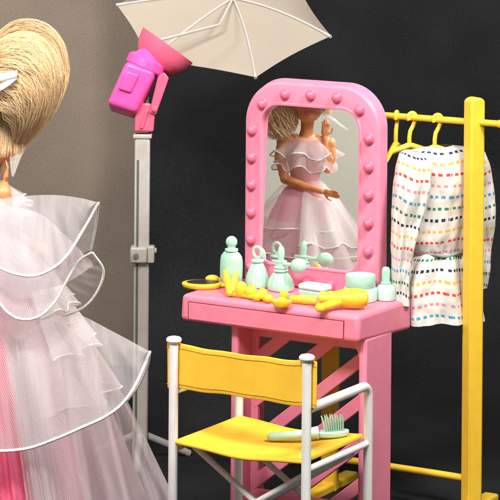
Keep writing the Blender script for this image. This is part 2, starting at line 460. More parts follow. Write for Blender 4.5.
# ------------------------------------------------------------------ things on the vanity
def on_table(a, b): return D(a, b, .001)
def arc(r, z0, a0, a1, n, cx=0): return [(cx+r*math.cos(t), z0+r*math.sin(t)) for t in np.linspace(a0, a1, n)]
# rounded mint bottle with ball stopper
t = thing('perfume_bottle', 'mint oval bottle with round ball stopper, leftmost on the vanity', 'perfume bottle', on_table(.187, .70), -TH)
mb = MB(); mb.lathe([(.06, 0), (.105, .008), (.122, .03), (.128, .09), (.13, .17), (.128, .25), (.118, .30), (.09, .335), (.06, .35), (.055, .36)], sx=1, sy=.62, seg=36); link('bottle_body', mb, M['mint'], t)
mb = MB(); mb.lathe([(.05, .35), (.068, .352), (.07, .362), (.068, .375), (.045, .38), (.04, .39), (.04, .395)]+[(max(.061*math.cos(x), .004), .445+.061*math.sin(x)) for x in np.linspace(-.8, PI/2, 12)], seg=28); link('stopper', mb, M['mint'], t)
# ring stopper bottle
t = thing('perfume_bottle', 'ribbed mint bell-shaped perfume bottle with ring stopper', 'perfume bottle', on_table(.475, .745), -TH)
mb = MB(); mb.lathe([(.09, 0), (.122, .006), (.13, .03), (.128, .08), (.112, .14), (.085, .2), (.062, .245), (.05, .262)], seg=96, rib=(.018, 16, .02, .24), sy=.8); link('bottle_body', mb, M['mint'], t)
mb = MB(); mb.lathe([(.045, .255), (.066, .262), (.068, .275), (.06, .287), (.045, .292)], seg=28); mb.lathe([(.03, .285), (.03, .32)], seg=16)
mb.tube([(.048*math.cos(x), 0, .358+.055*math.sin(x)) for x in np.linspace(0, 2*PI, 28, endpoint=False)], .017, 10, closed=True); link('ring_stopper', mb, M['mint'], t)
# atomizer
t = thing('atomizer_bottle', 'mint perfume atomizer with squeeze bulb in front of the mirror', 'atomizer', on_table(.775, .71), -TH)
mb = MB(); mb.lathe([(.1, 0), (.135, .006), (.145, .03), (.142, .07), (.125, .12), (.095, .165), (.07, .19), (.06, .2)], seg=96, rib=(.018, 14, .02, .18), sy=.8); link('bottle_body', mb, M['mint'], t)
mb = MB(); mb.lathe([(.058, .195), (.076, .2), (.078, .213), (.062, .222), (.06, .228), (.072, .234), (.072, .248), (.058, .256), (.055, .29), (.062, .296), (.062, .306), (.03, .312), (.03, .33), (.036, .37), (.036, .40), (.026, .44), (.008, .462)], seg=28)
mb.tube([(-.1, 0, .296), (-.05, 0, .296), (.0, 0, .29)], [.012, .014, .016], 10)
mb.tube([(.03, -.02, .28), (.12, -.03, .283), (.17, -.04, .285)], [.022, .02, .026], 12); link('spray_head', mb, M['mint'], t)
mb = MB(); mb.ball((.235, -.05, .285), (.088, .075, .075)); link('squeeze_bulb', mb, M['mint'], t)
# soap box
t = thing('soap_dish', 'rounded pale mint case between the atomizer and the jar', 'soap case', on_table(1.24, .60), -TH-.12)
pr = rrect(-.165, .165, -.10, .10, .05, .05, 6)
mb = MB(); mb.prism(pr, lambda a, b: Vector((a*.97, b*.97, 0)), lambda a, b: Vector((a, b, .075))); cb = link('case_base', mb, M['mint'], t, bevel=.015)
mb = MB(); mb.prism(pr, lambda a, b: Vector((a*1.02, b*1.02, .079)), lambda a, b: Vector((a*.95, b*.95, .135))); link('case_lid', mb, M['mint_white'], t, bevel=.025, bseg=4)
# cream jar
t = thing('cream_jar', 'wide round mint cream jar with flat lid beside the dropper bottle', 'jar', on_table(1.71, .69), 0)
mb = MB(); mb.lathe([(.15, 0), (.165, .006), (.17, .025), (.17, .115), (.163, .132), (.145, .138)], seg=48); link('jar_body', mb, M['mint_white'], t)
mb = MB(); mb.lathe([(.14, .137), (.146, .14), (.152, .15), (.152, .25), (.146, .262), (.132, .265), (.125, .259), (.004, .257)], seg=48); link('lid', mb, M['mint'], t)
# dropper bottle
t = thing('dropper_bottle', 'small pale mint bottle with tall cap at the right end of the vanity', 'bottle', on_table(1.905, .865), 0)
mb = MB(); mb.lathe([(.085, 0), (.097, .006), (.1, .02), (.098, .1), (.09, .13), (.07, .15), (.05, .158)], seg=36); link('bottle_body', mb, M['mint_white'], t)
mb = MB(); mb.lathe([(.048, .155), (.052, .165), (.052, .178), (.043, .184), (.042, .2), (.043, .28), (.04, .31), (.028, .328), (.004, .333)], seg=28); link('cap', mb, M['mint'], t)
# hand mirror
def LT(x, y):
    p = G(x, y, ZT)-O; return p.dot(U), p.dot(V)
c = on_table(*LT(202, 287.5))
t = thing('hand_mirror', 'yellow oval hand mirror lying at the left end of the vanity', 'hand mirror', c, .07)
mb = MB()
e_ = [(.215*math.cos(x), .175*math.sin(x)) for x in np.linspace(0, 2*PI, 40, endpoint=False)]
mb.prism(e_, lambda a, b: Vector((a*.9, b*.9, .0)), lambda a, b: Vector((a, b, .055))); fr = link('mirror_frame', mb, M['yellow_bright'], t, bevel=.02)
mb = MB(); mb.tube([(.19, -.02, .03), (.28, -.05, .03), (.36, -.08, .03)], [.035, .026, .04], 12, flat=.7); link('handle', mb, M['yellow_bright'], t)
mb = MB(); mb.prism(e_, lambda a, b: Vector((a*.78+.01, b*.74+.01, .05)), lambda a, b: Vector((a*.78+.01, b*.74+.01, .0575)))
M['handmirror'] = plastic('painted_dark_reflection', (.05, .04, .03), .12); link('mirror_glass', mb, M['handmirror'], fr)  # dark colour paints the black backdrop's reflection onto the glass
# small yellow brush behind the hand mirror
t = thing('powder_brush', 'small rounded yellow brush peeking out behind the hand mirror', 'brush', on_table(*LT(214, 285)), .2)
mb = MB(); mb.ball((0, .10, .045), (.075, .05, .042)); link('brush_head', mb, M['yellow'], t)
mb = MB(); mb.tube([(.05, .1, .035), (.13, .12, .03), (.2, .13, .03)], [.025, .018, .02], 10); link('handle', mb, M['yellow'], t)
# beaded necklace with bow
t = thing('bead_necklace', 'chunky yellow bead necklace with bow lying before the mint bottles', 'necklace', on_table(*LT(244, 296)), 0)
def tp(x, y, h=0): return on_table(*LT(x, y))+Vector((0, 0, h))
mb = MB()
mb.tube([tp(225, 286, .14), tp(227, 290, .10), tp(230, 296.5, .035)], [.03, .042, .035], 12); mb.tube([tp(236.5, 286.5, .13), tp(234.5, 290, .10), tp(231, 297, .035)], [.025, .04, .035], 12)
mb.ball(tp(230, 297, .045), .042)
link('bow', mb, M['yellow_bright'], t, world=True)
mb = MB()
bd = [(241, 298, .062, .045, .085), (251, 299, .06, .05, .07), (257, 301.5, .05, .045, .045), (262.5, 300, .055, .05, .06), (268, 303, .055, .05, .045), (284, 300, .05, .045, .05), (246, 297, .03, .03, .03)]
for i, (x, y, a, b, h) in enumerate(bd):
    mb.ball(tp(x, y, h), (a, b, h), Matrix.Rotation(.35*math.sin(i*2.1), 3, 'Y'))
mb.tube([tp(231, 297, .03), tp(241, 298, .03), tp(252, 300, .03), (tp(262, 301, .03)), tp(270, 303, .03)], .022, 8)
link('bead_string', mb, M['yellow_bright'], t, world=True)
# shallow dish
t = thing('trinket_dish', 'small yellow oval dish at the front edge of the vanity', 'dish', tp(281.5, 307), -TH*.5)
mb = MB(); mb.lathe([(.03, 0), (.07, .004), (.098, .03), (.105, .062), (.1, .066), (.09, .05), (.06, .028), (.004, .022)], seg=36, sy=.72); link('dish_bowl', mb, M['yellow_bright'], t)
mb = MB(); mb.ball((.0, .02, .06), (.05, .04, .035)); link('trinket', mb, M['yellow_bright'], t)
# lipstick lying down
t = thing('lipstick_tube', 'yellow lipstick tube lying in front of the pale mint case', 'lipstick', tp(305, 304.5), -TH+.2)
mb = MB(); rx = Matrix.Rotation(PI/2, 3, 'Y')
mb.lathe([(.004, -.15), (.036, -.148), (.04, -.14), (.04, -.02)], c=(0, 0, .045), rot=rx, seg=24); link('cap', mb, M['yellow_bright'], t)
mb = MB(); mb.lathe([(.043, -.019), (.046, -.012), (.046, .12), (.042, .128), (.004, .13)], c=(0, 0, .046), rot=rx, seg=24); link('tube', mb, M['yellow'], t)
# hair dryer lying on its side
t = thing('hair_dryer', 'yellow toy hair dryer lying in front of the cream jar', 'hair dryer', tp(349, 309), -.06)
mb = MB(); mb.lathe([(.06, -.29), (.066, -.285), (.07, -.2), (.078, -.13), (.095, -.08), (.108, 0), (.11, .08), (.1, .14), (.075, .178), (.03, .19), (.004, .192)], c=(0, 0, .105), rot=rx, seg=32, sx=.9, sy=1); link('barrel', mb, M['yellow_bright'], t)
mb = MB(); mb.tube([(-.10, -.06, .08), (-.2, -.15, .06), (-.27, -.22, .05)], [.045, .042, .04], 14); mb.ball((-.275, -.225, .05), (.055, .05, .046)); link('handle', mb, M['yellow_bright'], t)
mb = MB(); mb.lathe([(.035, -.294), (.052, -.294), (.05, -.27), (.034, -.27)], c=(0, 0, .105), rot=rx, seg=24); link('nozzle_ring', mb, M['yellow'], t)

# ------------------------------------------------------------------ director's chair
Lp = P(174, 337, 23.75); Rp = P(307, 356, 23.0); ZC = (Lp.z+Rp.z)/2
ca = math.atan2(Rp.y-Lp.y, Rp.x-Lp.x); CW = math.hypot(Rp.y-Lp.y, Rp.x-Lp.x)
ch = thing('directors_chair', 'white tube director chair with yellow canvas back and seat', 'chair', (Lp.x, Lp.y, 0), ca)
AZ = 1.58; CD = 1.2; pr_ = .045
for i, xx in enumerate((0, CW)):
    mb = MB(); mb.tube([(xx, 0, .03), (xx, 0, ZC-.03)], pr_, 20); p_ = link('back_post', mb, M['white'], ch)
    mb = MB(); mb.lathe([(.046, ZC-.05), (.062, ZC-.046), (.074, ZC-.03), (.074, ZC-.012), (.06, ZC+.004), (.03, ZC+.012), (.004, ZC+.014)], c=(xx, 0, 0), seg=28); link('post_cap', mb, M['white'], p_)
    # armrest bends down into the front leg
    pts = [(xx, .05, AZ)]+[(xx, y, AZ) for y in np.linspace(.2, CD-.16, 5)]+[(xx, CD-.11+.11*math.sin(a), AZ-.11+.11*math.cos(a)) for a in np.linspace(.15, PI/2, 8)]+[(xx, CD, z) for z in np.linspace(AZ-.3, .03, 4)]
    mb = MB(); mb.tube(pts, .045, 18, up=(1, 0, 0)); link('armrest', mb, M['white'], ch)
    mb = MB(); mb.tube([(xx, -.12, .045), (xx, .5, .04), (xx, CD+.1, .045)], .045, 16); link('foot_runner', mb, M['white'], ch)
    mb = MB(); mb.tube([(xx, .02, 1.02), (xx, .6, 1.02), (xx, CD-.02, 1.02)], .032, 14); link('seat_rail', mb, M['white'], ch)
for y0 in (.25, CD-.25):
    mb = MB(); mb.tube([(.03, y0, .1), (CW-.03, y0, .98)], .03, 12); link('cross_brace', mb, M['white'], ch)
    mb = MB(); mb.tube([(.03, y0+.08, .98), (CW-.03, y0+.08, .1)], .03, 12); link('cross_brace', mb, M['white'], ch)
# canvas back: passes on the far side of the posts and turns round them at the ends
n1, n2 = 60, 10
rows = []
for j in range(n2+1):
    q = j/n2; row = []
    for i in range(n1+1):
        s_ = i/n1; x_ = -.085+(CW+.17)*s_
        x_ = max(min(x_, CW+.085), -.085)
        inn = min(max(s_, .0), 1)
        sag = .035*math.sin(PI*inn)
        near = max(math.exp(-((x_+.0)/.055)**2), math.exp(-((x_-CW)/.055)**2))
        y_ = .018+.045*near-.075*sag*(1-abs(2*q-1)**2*.3)+.006*math.sin(x_*9+q*2)
        z_ = ZC-.055-.435*q-.018*math.sin(PI*inn)*(1-q)+.016*math.sin(PI*inn)*q+.004*math.sin(x_*14)
        row.append((x_, y_, z_))
    rows.append(row)
mb = MB(); mb.grid(rows); bk = link('backrest', mb, M['canvas'], ch, solid=.028, bevel=.008, bseg=2, angle=0)
M['thread'] = plastic('ochre_thread', (.62, .33, .02), .8)
for q_ in (1, n2-1):
    mb = MB(); mb.tube([Vector(p)+Vector((0, -.0165, .010*math.sin(i*1.9)*.15)) for i, p in enumerate(rows[q_])], .0042, 6); link('stitching', mb, M['thread'], bk)
# canvas seat with a sag
rows = []
for j in range(13):
    q = j/12; row = []
    for i in range(25):
        s_ = i/24; edge = min(s_, 1-s_)
        row.append((.03+(CW-.06)*s_, .0+(CD-.06)*q, 1.095-.07*math.sin(PI*s_)*(.6+.4*math.sin(PI*q))+.01*math.sin(7*q+9*s_)*math.sin(PI*s_)))
    rows.append(row)
mb = MB(); mb.grid(rows); link('seat', mb, M['canvas'], ch, solid=.045, bevel=.015, angle=0)
seat_o = bpy.data.objects['seat']
for q_ in (0, 12):
    mb = MB(); mb.tube([Vector(p) for p in rows[q_]], .028, 10, flat=.8); link('hem', mb, M['canvas'], seat_o)
# hairbrush on the seat
cp = G(331, 436.5, 1.105)
t = thing('hair_brush', 'mint green hairbrush with bristles up lying on the yellow chair seat', 'hairbrush', cp, .05); t.rotation_euler = (0, -.06, .05)
mb = MB()
mb.prism([(.16*math.cos(x)+.02, .085*math.sin(x)) for x in np.linspace(0, 2*PI, 28, endpoint=False)], lambda a, b: Vector((a*.94, b*.94, 0)), lambda a, b: Vector((a, b, .06))); hd_ = link('brush_head', mb, M['mint_white'], t, bevel=.018)
mb = MB(); mb.tube([(-.12, 0, .045), (-.2, .0, .045), (-.36, .005, .03), (-.52, .01, .03), (-.58, .012, .03), (-.60, .012, .03), (-.61, .012, .03)], [.078, .060, .05, .052, .048, .038, .02], 16, flat=.8); link('handle', mb, M['mint_white'], t)
mb = MB()
for i in range(9):
    for j in range(5):
        x0, y0 = -.055+.021*i, -.05+.025*j
        jx = .006*math.sin(i*3.1+j*5.7)
        mb.tube([(x0, y0, .055), (x0*1.1-.005, y0, .13), (x0*1.2-.01+jx, y0*1.1, .195+.008*math.sin(i*7+j*3))], [.0072, .0068, .004], 6)
link('bristles', mb, M['mint'], hd_)

# ------------------------------------------------------------------ clothes rack
RA = math.radians(-30.3)
near = P(474.5, 100, 25.3); 
rk_dir = Vector((math.cos(RA), math.sin(RA), 0))
rack = thing('clothes_rack', 'yellow toy clothes rack with slab posts and thin rail behind the vanity', 'clothes rack', (near.x, near.y, 0), RA)
RZ = P(474.5, 122, 25.3).z
PH = P(474.5, 97, 25.3).z
def rack_post(x0, w, dpt, rot):
    mb = MB(); r = w/2
    pr = [(-r, 0), (r, 0)]+[(r*math.cos(a), PH-r*.62+r*.62*math.sin(a)) for a in np.linspace(0.0, PI, 13)]
    R = Matrix.Rotation(rot, 3, 'Z')
    mb.prism(pr, lambda a, b: R @ Vector((a, -dpt/2, 0))+Vector((x0, 0, b)), lambda a, b: R @ Vector((a, dpt/2, 0))+Vector((x0, 0, b)))
    return link('post', mb, M['yellow'], rack, bevel=.022)
rack_post(.0, .17, .15, -RA+.50)
rack_post(-1.63, .17, .12, -RA-.30)
mb = MB(); mb.tube([(-1.75, -.0, RZ), (-.8, 0, RZ), (.27, -.0, RZ)], .033, 18); mb.lathe([(.033, 0), (.04, .01), (.04, .03), (.02, .04)], c=(.26, 0, RZ), rot=Matrix.Rotation(PI/2, 3, 'Y'), seg=18); link('rail', mb, M['yellow'], rack)
for x0 in (0, -1.63):
    mb = MB(); mb.box((x0, 0, .05), (.16, 1.0, .1)); link('foot', mb, M['yellow'], rack, bevel=.025)
mb = MB(); mb.tube([(-1.63, 0, .35), (0, 0, .35)], .035, 14); link('lower_bar', mb, M['yellow'], rack)

# hangers: a disc loop over the rail, a bent stem and two sloping arms
def rail_pt(x):    # point of the rail seen at picture column x
    lo, hi = -1.7, .2
    for _ in range(40):
        m_ = (lo+hi)/2; p = Vector((near.x, near.y, RZ))+rk_dir*m_
        if 250+p.x/p.y*F < x+3.0: lo = m_
        else: hi = m_
    return p
DA = math.radians(17)      # how the hung dress is turned
def make_hanger(loc, rz, label):
    t = thing('hanger', label, 'hanger', loc, rz, 'yellow hangers on the rack rail')
    mb = MB()
    mb.tube([(.0+.046*math.cos(a), 0, -.0+.046*math.sin(a)) for a in np.linspace(-1.2, PI+.6, 16)], .021, 10)
    mb.tube([(.03, 0, -.04), (.012, 0, -.085), (-.02, 0, -.14), (-.03, 0, -.2), (-.03, 0, -.29)], .022, 10); link('hook', mb, M['yellow'], t)
    mb = MB(); mb.tube([(-.40, 0, -.42), (-.2, 0, -.335), (-.03, 0, -.285), (.15, 0, -.335), (.34, 0, -.42)], [.02, .028, .035, .028, .02], 10); link('arm', mb, M['yellow'], t)
    return t
h0 = make_hanger(rail_pt(437), DA, 'yellow hanger nearest the rack post, under the dress')
h1 = dup(h0, rail_pt(411.5), DA+.1); h1['label'] = 'middle yellow hanger on the rail above the sleeve'
h2 = dup(h0, rail_pt(396), DA+.95); h2['label'] = 'yellow hanger closest to the pink mirror frame'

# ------------------------------------------------------------------ dress hanging on the rack
rp = rail_pt(437); DC = Vector((rp.x, rp.y, 0))+Vector((.045, -.02, 0))
dress = thing('dress', 'white long-sleeved toy dress with rows of coloured dashes on the rack', 'dress', DC, DA)
DZ = DC.y
def dz_(y): return P(440, y, DZ).z
def dx_(x, y): return (P(x, y, DZ)-P(442, y, DZ)).x/math.cos(DA)
def loftrow(cx, cy, z, hw, hd, n, wav, ph, nf):
    row = []
    for k in range(n):
        a = 2*PI*k/n-PI/2
        w = 1+wav*math.sin(nf*a+ph)+wav*.6*math.sin((nf+2.0)//1*a*1.0+ph*1.7+1)+wav*.35*math.sin((nf*2+1)*a+ph*.6)
        row.append(Vector((cx+hw*math.cos(a)*(1+(w-1)*.5), cy+hd*math.sin(a)*w, z)))
    return row
def dress_tube(name, tab, n=128, nf=7, parent=dress, sub=44, v0=0, skew=0, ph0=1.3, ysh=157):
    """tab rows: y_pix, x_left, x_right, depth half, fold amplitude, depth offset"""
    tab = np.array(tab, float); ys = np.linspace(tab[0, 0], tab[-1, 0], sub)
    rows, uvs = [], []
    ys = np.r_[np.linspace(tab[0, 0], 158, 14), ys[ys > 158.5]] if tab[0, 0] < 158 else ys
    per = PI*float(np.mean((tab[2:, 2]-tab[2:, 1])/2/F*DZ/math.cos(DA)+tab[2:, 3]))
    for y in ys:
        xl, xr, hd, wv, cy = [np.interp(y, tab[:, 0], tab[:, k]) for k in range(1, 6)]
        cx = dx_((xl+xr)/2, y); hw = (xr-xl)/2/F*DZ/math.cos(DA)
        rw = loftrow(cx, cy, dz_(y), hw, hd, n, wv, ph0+y*.011, nf)
        rw = [p+Vector((.010*noise.noise(p*5+Vector((9, 0, 0))), .034*noise.noise(Vector((p.x*8, p.y*3, p.z*3.2)))+.012*noise.noise(Vector((p.x*21, p.y*8, p.z*11))), .022*noise.noise(Vector((p.x*4, p.y*4, y*.02))))) for p in rw]
        rows.append(rw)
        uvs.append([[(k/n-.5)*per, dz_(147)-dz_(y)+v0+skew*hw*math.cos(2*PI*k/n-PI/2)+.010*math.sin(6*PI*k/n+y*.03)] for k in range(n+1)])
    # over the shoulder line the cloth runs nearly level: measure the print along the cloth there
    j0 = next(j for j, y in enumerate(ys) if y >= ysh)
    for k in range(n+1):
        for j in range(j0-1, -1, -1):
            uvs[j][k][1] = uvs[j+1][k][1]-(rows[j][k % n]-rows[j+1][k % n]).length
    mb = MB(); mb.grid(rows, uvs, closed=True)
    return mb
V0 = .04
bod = dress_tube('bodice', [(146, 428, 452, .05, .0, 0), (147.5, 414, 468, .09, .01, 0), (150, 405, 477, .13, .015, 0), (156, 402, 481, .17, .03, 0), (168, 404, 481, .20, .06, 0), (190, 409, 479, .21, .09, 0), (220, 409, 475, .19, .11, 0), (240, 409, 472, .17, .10, 0), (249, 412, 469, .15, .08, 0), (253, 417, 466, .135, .06, 0)], nf=5, v0=V0)
link('bodice', bod, M['dress'], dress, angle=0)
skt = dress_tube('skirt', [(252, 417, 466, .135, .06, 0), (256, 412, 468, .16, .10, 0), (265, 407, 471, .19, .12, 0), (285, 401, 476, .22, .12, 0), (305, 401, 481, .24, .11, 0), (320.5, 402, 485, .26, .11, 0)], nf=6, v0=.203, ph0=.4, ysh=0)
link('skirt', skt, M['dress'], dress, angle=0)
mb = MB(); mb.tube([Vector((dx_(443.5, 252.5)+.25*math.cos(a)-.02, .15*math.sin(a), dz_(252.8)+.012*math.sin(5*a))) for a in np.linspace(0, 2*PI, 40, endpoint=False)], .017, 8, closed=True)
M['belt'] = plastic('grey_green_cord', (.25, .30, .28), .8); link('waist_cord', mb, M['belt'], dress)
sl = dress_tube('sleeve', [(148, 404, 414, .05, .0, -.02), (151, 397, 420, .11, .02, -.05), (162, 393, 426, .16, .05, -.10), (185, 390, 425, .17, .09, -.13), (210, 387, 417, .15, .10, -.15), (240, 386, 409, .12, .10, -.16), (270, 386, 404, .10, .10, -.16), (299, 387, 404, .10, .10, -.16)], nf=4, v0=V0-.04, skew=-.28)
link('sleeve', sl, M['dress'], dress, angle=0)
sl = dress_tube('sleeve', [(149, 470, 480, .05, .0, 0), (153, 468, 487, .11, .02, .02), (165, 466, 492, .15, .05, .04), (185, 468, 496.5, .16, .09, .06), (210, 474, 499, .14, .10, .06), (240, 477, 497.5, .12, .10, .06), (270, 478, 494, .10, .10, .06), (290, 479, 491, .09, .10, .06)], nf=4, v0=V0-.03, skew=.2, ph0=2)
link('sleeve', sl, M['dress'], dress, angle=0)

# ------------------------------------------------------------------ photo lamp on its stand, with an umbrella reflector
LZ = 27.2; KS = LZ/25.3
def Q(x, y, dz=0): return P(x, y, LZ+dz)
lp = thing('photo_lamp', 'hot pink toy studio lamp with umbrella on pale grey pole stand', 'studio lamp', Vector((Q(141, 300).x, LZ, 0)))
mb = MB()
PX = LZ/F
pt = Q(142.6, 134); pc = Vector((pt.x, LZ, 0))
mb.box(pc+Vector((0, 0, pt.z/2)), (.155*KS, .13, pt.z)); pole = link('pole', mb, M['grey'], lp, world=True, bevel=.022)
mb = MB(); mb.box(pc+Vector((-.045, -.0645, pt.z/2-.1)), (.024, .012, pt.z-.35)); link('slot', mb, M['groove'], pole, world=True, smooth=False)
mb = MB(); mb.box(pc+Vector((0, 0, pt.z-.02)), (.19*KS, .16, .05)); link('pole_collar', mb, M['grey'], pole, world=True, bevel=.015)
for k in range(3):
    a = k*2*PI/3+.5
    mb = MB(); mb.tube([pc+Vector((.05*math.cos(a), .05*math.sin(a), .3)), pc+Vector((.6*math.cos(a), .6*math.sin(a), .03))], .04, 12); link('stand_leg', mb, M['grey'], lp, world=True)
cl = Q(139.5, 253.5)
mb = MB(); mb.box(Vector((cl.x-.005, LZ-.03, cl.z)), (.17*KS, .22, .155*KS)); k_ = link('clamp', mb, M['grey'], lp, world=True, bevel=.02)
mb = MB(); mb.box(Vector((cl.x+.128, LZ-.05, cl.z+.005)), (.075, .14, .18)); mb.box(Vector((cl.x+.175, LZ-.05, cl.z+.045)), (.03, .1, .05)); link('clamp_lever', mb, M['grey'], k_, world=True, bevel=.014)
mb = MB(); mb.lathe([(.004, .0), (.028, 0), (.03, .012), (.004, .016)][::-1], c=Vector((cl.x-.03, LZ-.152, cl.z)), rot=Matrix.Rotation(PI/2, 3, 'X'), seg=20); M['screw'] = plastic('brown_screw', (.2, .15, .10), .5); link('screw', mb, M['screw'], k_, world=True)
# bracket
mb = MB()
mb.prism([(134, 131.5), (153.5, 132), (155.5, 108), (150, 103), (139, 103), (135, 114)], lambda x, y: Q(x, y, -.10), lambda x, y: Q(x, y, .10)); bkt = link('bracket', mb, M['lamp_coral'], lp, world=True, bevel=.02)
mb = MB(); mb.prism([(149, 113), (156, 115), (169, 78), (164, 72), (158, 76)], lambda x, y: Q(x, y, -.13), lambda x, y: Q(x, y, -.03)); link('yoke', mb, M['lamp_coral'], lp, world=True, bevel=.015)
mb = MB(); mb.lathe([(.03, 0), (.034, .01), (.034, .04), (.02, .05)], c=Q(154.5, 108.5, -.12), rot=Matrix.Rotation(PI/2, 3, 'X'), seg=16); link('knob', mb, M['lamp_coral'], bkt, world=True)
mb = MB(); mb.prism([(140, 128), (146, 110), (148.5, 110), (143, 129)], lambda x, y: Q(x, y, -.125), lambda x, y: Q(x, y, -.09)); link('bracket_rib', mb, M['lamp_coral'], bkt, world=True, bevel=.008)
# housing
mb = MB()
fr_ = [(106.5, 103.5), (136, 113), (156, 72), (126, 60)]
mb.prism(fr_, lambda x, y: Q(x, y, -.22), lambda x, y: Q(x+1.5, y+7.5, .20)); hs = link('lamp_housing', mb, M['lamp_pink'], lp, world=True, bevel=.055, bseg=4)
mb = MB(); mb.prism([(118, 89), (131, 93), (139, 75), (127, 70.5)], lambda x, y: Q(x, y, -.262), lambda x, y: Q(x, y, -.2)); link('vent_block', mb, M['lamp_pink'], hs, world=True, bevel=.02)
ax = (Q(150, 45)-Q(130, 90)).normalized(); ax = (ax+Vector((0, .12, 0))).normalized()
Rq = ax.to_track_quat('Z', 'Y').to_matrix()
mb = MB(); mb.lathe([(.10, -.08), (.20, -.08), (.215, -.06), (.215, .02), (.2, .04), (.15, .07), (.12, .12), (.10, .14)], c=Q(146.5, 62.5, .02), rot=Rq, seg=40); link('collar', mb, M['lamp_pink'], hs, world=True)
mb = MB(); mb.lathe([(.05, -.18), (.15, -.16), (.25, -.10), (.305, -.01), (.33, .09), (.335, .12), (.318, .12), (.29, .02), (.23, -.07), (.05, -.13)], c=Q(161.5, 54, .16), rot=(ax+Vector((.25, 0, 0))).normalized().to_track_quat('Z', 'Y').to_matrix(), seg=48); link('lamp_bowl', mb, M['lamp_coral'], lp, world=True)
# umbrella: six panels, seen from its open side; the rib tip hangs at the top of the picture
UZ = .55
c0 = P(222, 20, LZ+UZ)
T0 = P(259.5, 77.5, LZ+UZ-.45)-c0; T1 = P(148, 60.5, LZ+UZ-.05)-c0; 
apex = c0+Vector((.12, .42, .22))
T2 = P(331, 36, LZ+UZ-.45)-c0
T0 = T1+T2
tips = [T0, T2, T2-T0, -T0, -T2, -T2+T0]
mb = MB()
dome = lambda p, s: p*s+(apex-c0)*(1-s**1.7)
for k in range(6):
    a, b = tips[k], tips[(k+1) % 6]; rows = []
    for i in range(9):
        s = .02+.98*i/8; row = []
        for j in range(9):
            f = j/8; e = a.lerp(b, f)
            e = e*(1-.035*math.sin(PI*f)*s)
            row.append(c0+dome(e, s))
        rows.append(row)
    mb.grid(rows)
umb = link('umbrella', mb, M['umbrella'], lp, world=True, angle=25, recalc=False)
for k in range(6):
    mb = MB(); mb.tube([c0+dome(tips[k], s)*1.0-(apex-c0)*.03 for s in np.linspace(.03, 1.0, 10)], [.013]*9+[.02], 8); link('rib', mb, M['grey'], umb, world=True)
mb = MB(); mb.tube([apex, c0-(apex-c0)*.2, Q(160, 40, .1)], .016, 10); link('shaft', mb, M['grey'], umb, world=True)

# ------------------------------------------------------------------ the doll
DLZ = 24.0
sc = P(-9, 187, DLZ); ZS = sc.z
doll = thing('fashion_doll', 'blond toy fashion doll in layered pink and white tulle gown', 'doll', (sc.x, sc.y, 0), math.radians(-60))
def dl(r, d, z): return Vector((r, d, ZS+z))
# body: tapered pieces fused by voxel remesh into one continuous surface
mb = MB()
def limb(pts, rr, seg=16): 
    mb.tube(pts, rr, seg)
    for p, r in zip(pts, rr): mb.ball(p, r, seg=14, rings=8)
mb.lathe([(.05, -.80), (.17, -.72), (.2, -.62), (.165, -.50), (.13, -.42), (.15, -.32), (.19, -.2), (.2, -.1), (.17, -.0), (.12, .05), (.07, .08)], c=dl(0, 0, 0), sx=1.15, sy=.75, seg=36)
for sgn in (-1, 1): mb.ball(dl(.095*sgn, .095, -.17), (.085, .09, .085))
limb([dl(0, -.01, .0), dl(0, 0, .15), dl(0, .03, .30)], [.10, .075, .08])
mb.ball(dl(0, .05, 0.500), (.2, .235, .275)); mb.ball(dl(0, .14, 0.360), (.14, .13, .13)); mb.ball(dl(0, .285, 0.460), (.022, .04, .035)); mb.ball(dl(0, .25, 0.345), (.05, .03, .016)); mb.ball(dl(0, .24, 0.310), (.045, .03, .018))
for sgn in (-1, 1): mb.ball(dl(.2*sgn, .03, 0.480), (.025, .04, .055)); mb.ball(dl(.105*sgn, .20, 0.430), (.07, .05, .06))
for sgn in (-1, 1): limb([dl(.13*sgn, 0, .02), dl(.27*sgn, 0, -.02)], [.07, .082])
# her left arm crosses the waist; her right hand is raised beside the neck
limb([dl(-.27, 0, -.02), dl(-.30, .06, -.2), dl(-.235, .16, -.43)], [.078, .066, .056])
limb([dl(-.235, .16, -.43), dl(-.02, .29, -.49), dl(.20, .36, -.54)], [.056, .048, .034])
limb([dl(.26, 0, -.02), dl(.29, .03, -.17), dl(.255, .07, -.30)], [.078, .066, .056])
limb([dl(.255, .07, -.30), dl(.225, .08, -.12), dl(.21, .05, .06)], [.056, .048, .034])
def hand(w, ax_, side, nrm, s=1):
    ax_, side, nrm = [Vector(q).normalized() for q in (ax_, side, nrm)]
    R = Matrix((side, ax_, nrm)).transposed()
    mb.ball(w+ax_*.055*s, (.042*s, .062*s, .022*s), R, 12, 8)
    for k, (o_, l_) in enumerate(((-.03, .085), (-.010, .1), (.011, .095), (.031, .075))):
        p0 = w+ax_*.095*s+side*o_*s; p1 = p0+ax_*l_*.5*s+side*o_*.15*s; p2 = p1+(ax_*.9-nrm*.45).normalized()*l_*.5*s
        mb.tube([p0, p1, p2], [.0125*s, .0115*s, .009*s], 8); mb.ball(p2, .009*s, seg=8, rings=6); mb.ball(p1, .0115*s, seg=8, rings=6)
    p0 = w+ax_*.035*s-side*.035*s; p1 = p0+(ax_*.6-side*.7).normalized()*.045*s; p2 = p1+(ax_*.9-side*.25).normalized()*.04*s
    mb.tube([p0, p1, p2], [.016*s, .014*s, .010*s], 8); mb.ball(p2, .010*s, seg=8, rings=6)
hand(dl(.21, .363, -.543), (.95, .15, -.12), (0, .3, .95), (.1, -.95, .3), 1.1)
hand(dl(.21, .052, .065), (.06, .12, .98), (-.9, .3, 0), (.3, .9, -.1), 1.1)
for sgn in (-1, 1): limb([dl(.1*sgn, 0, -.7), dl(.095*sgn, .02, -1.7), dl(.08*sgn, 0, -ZS+.10)], [.13, .085, .05])
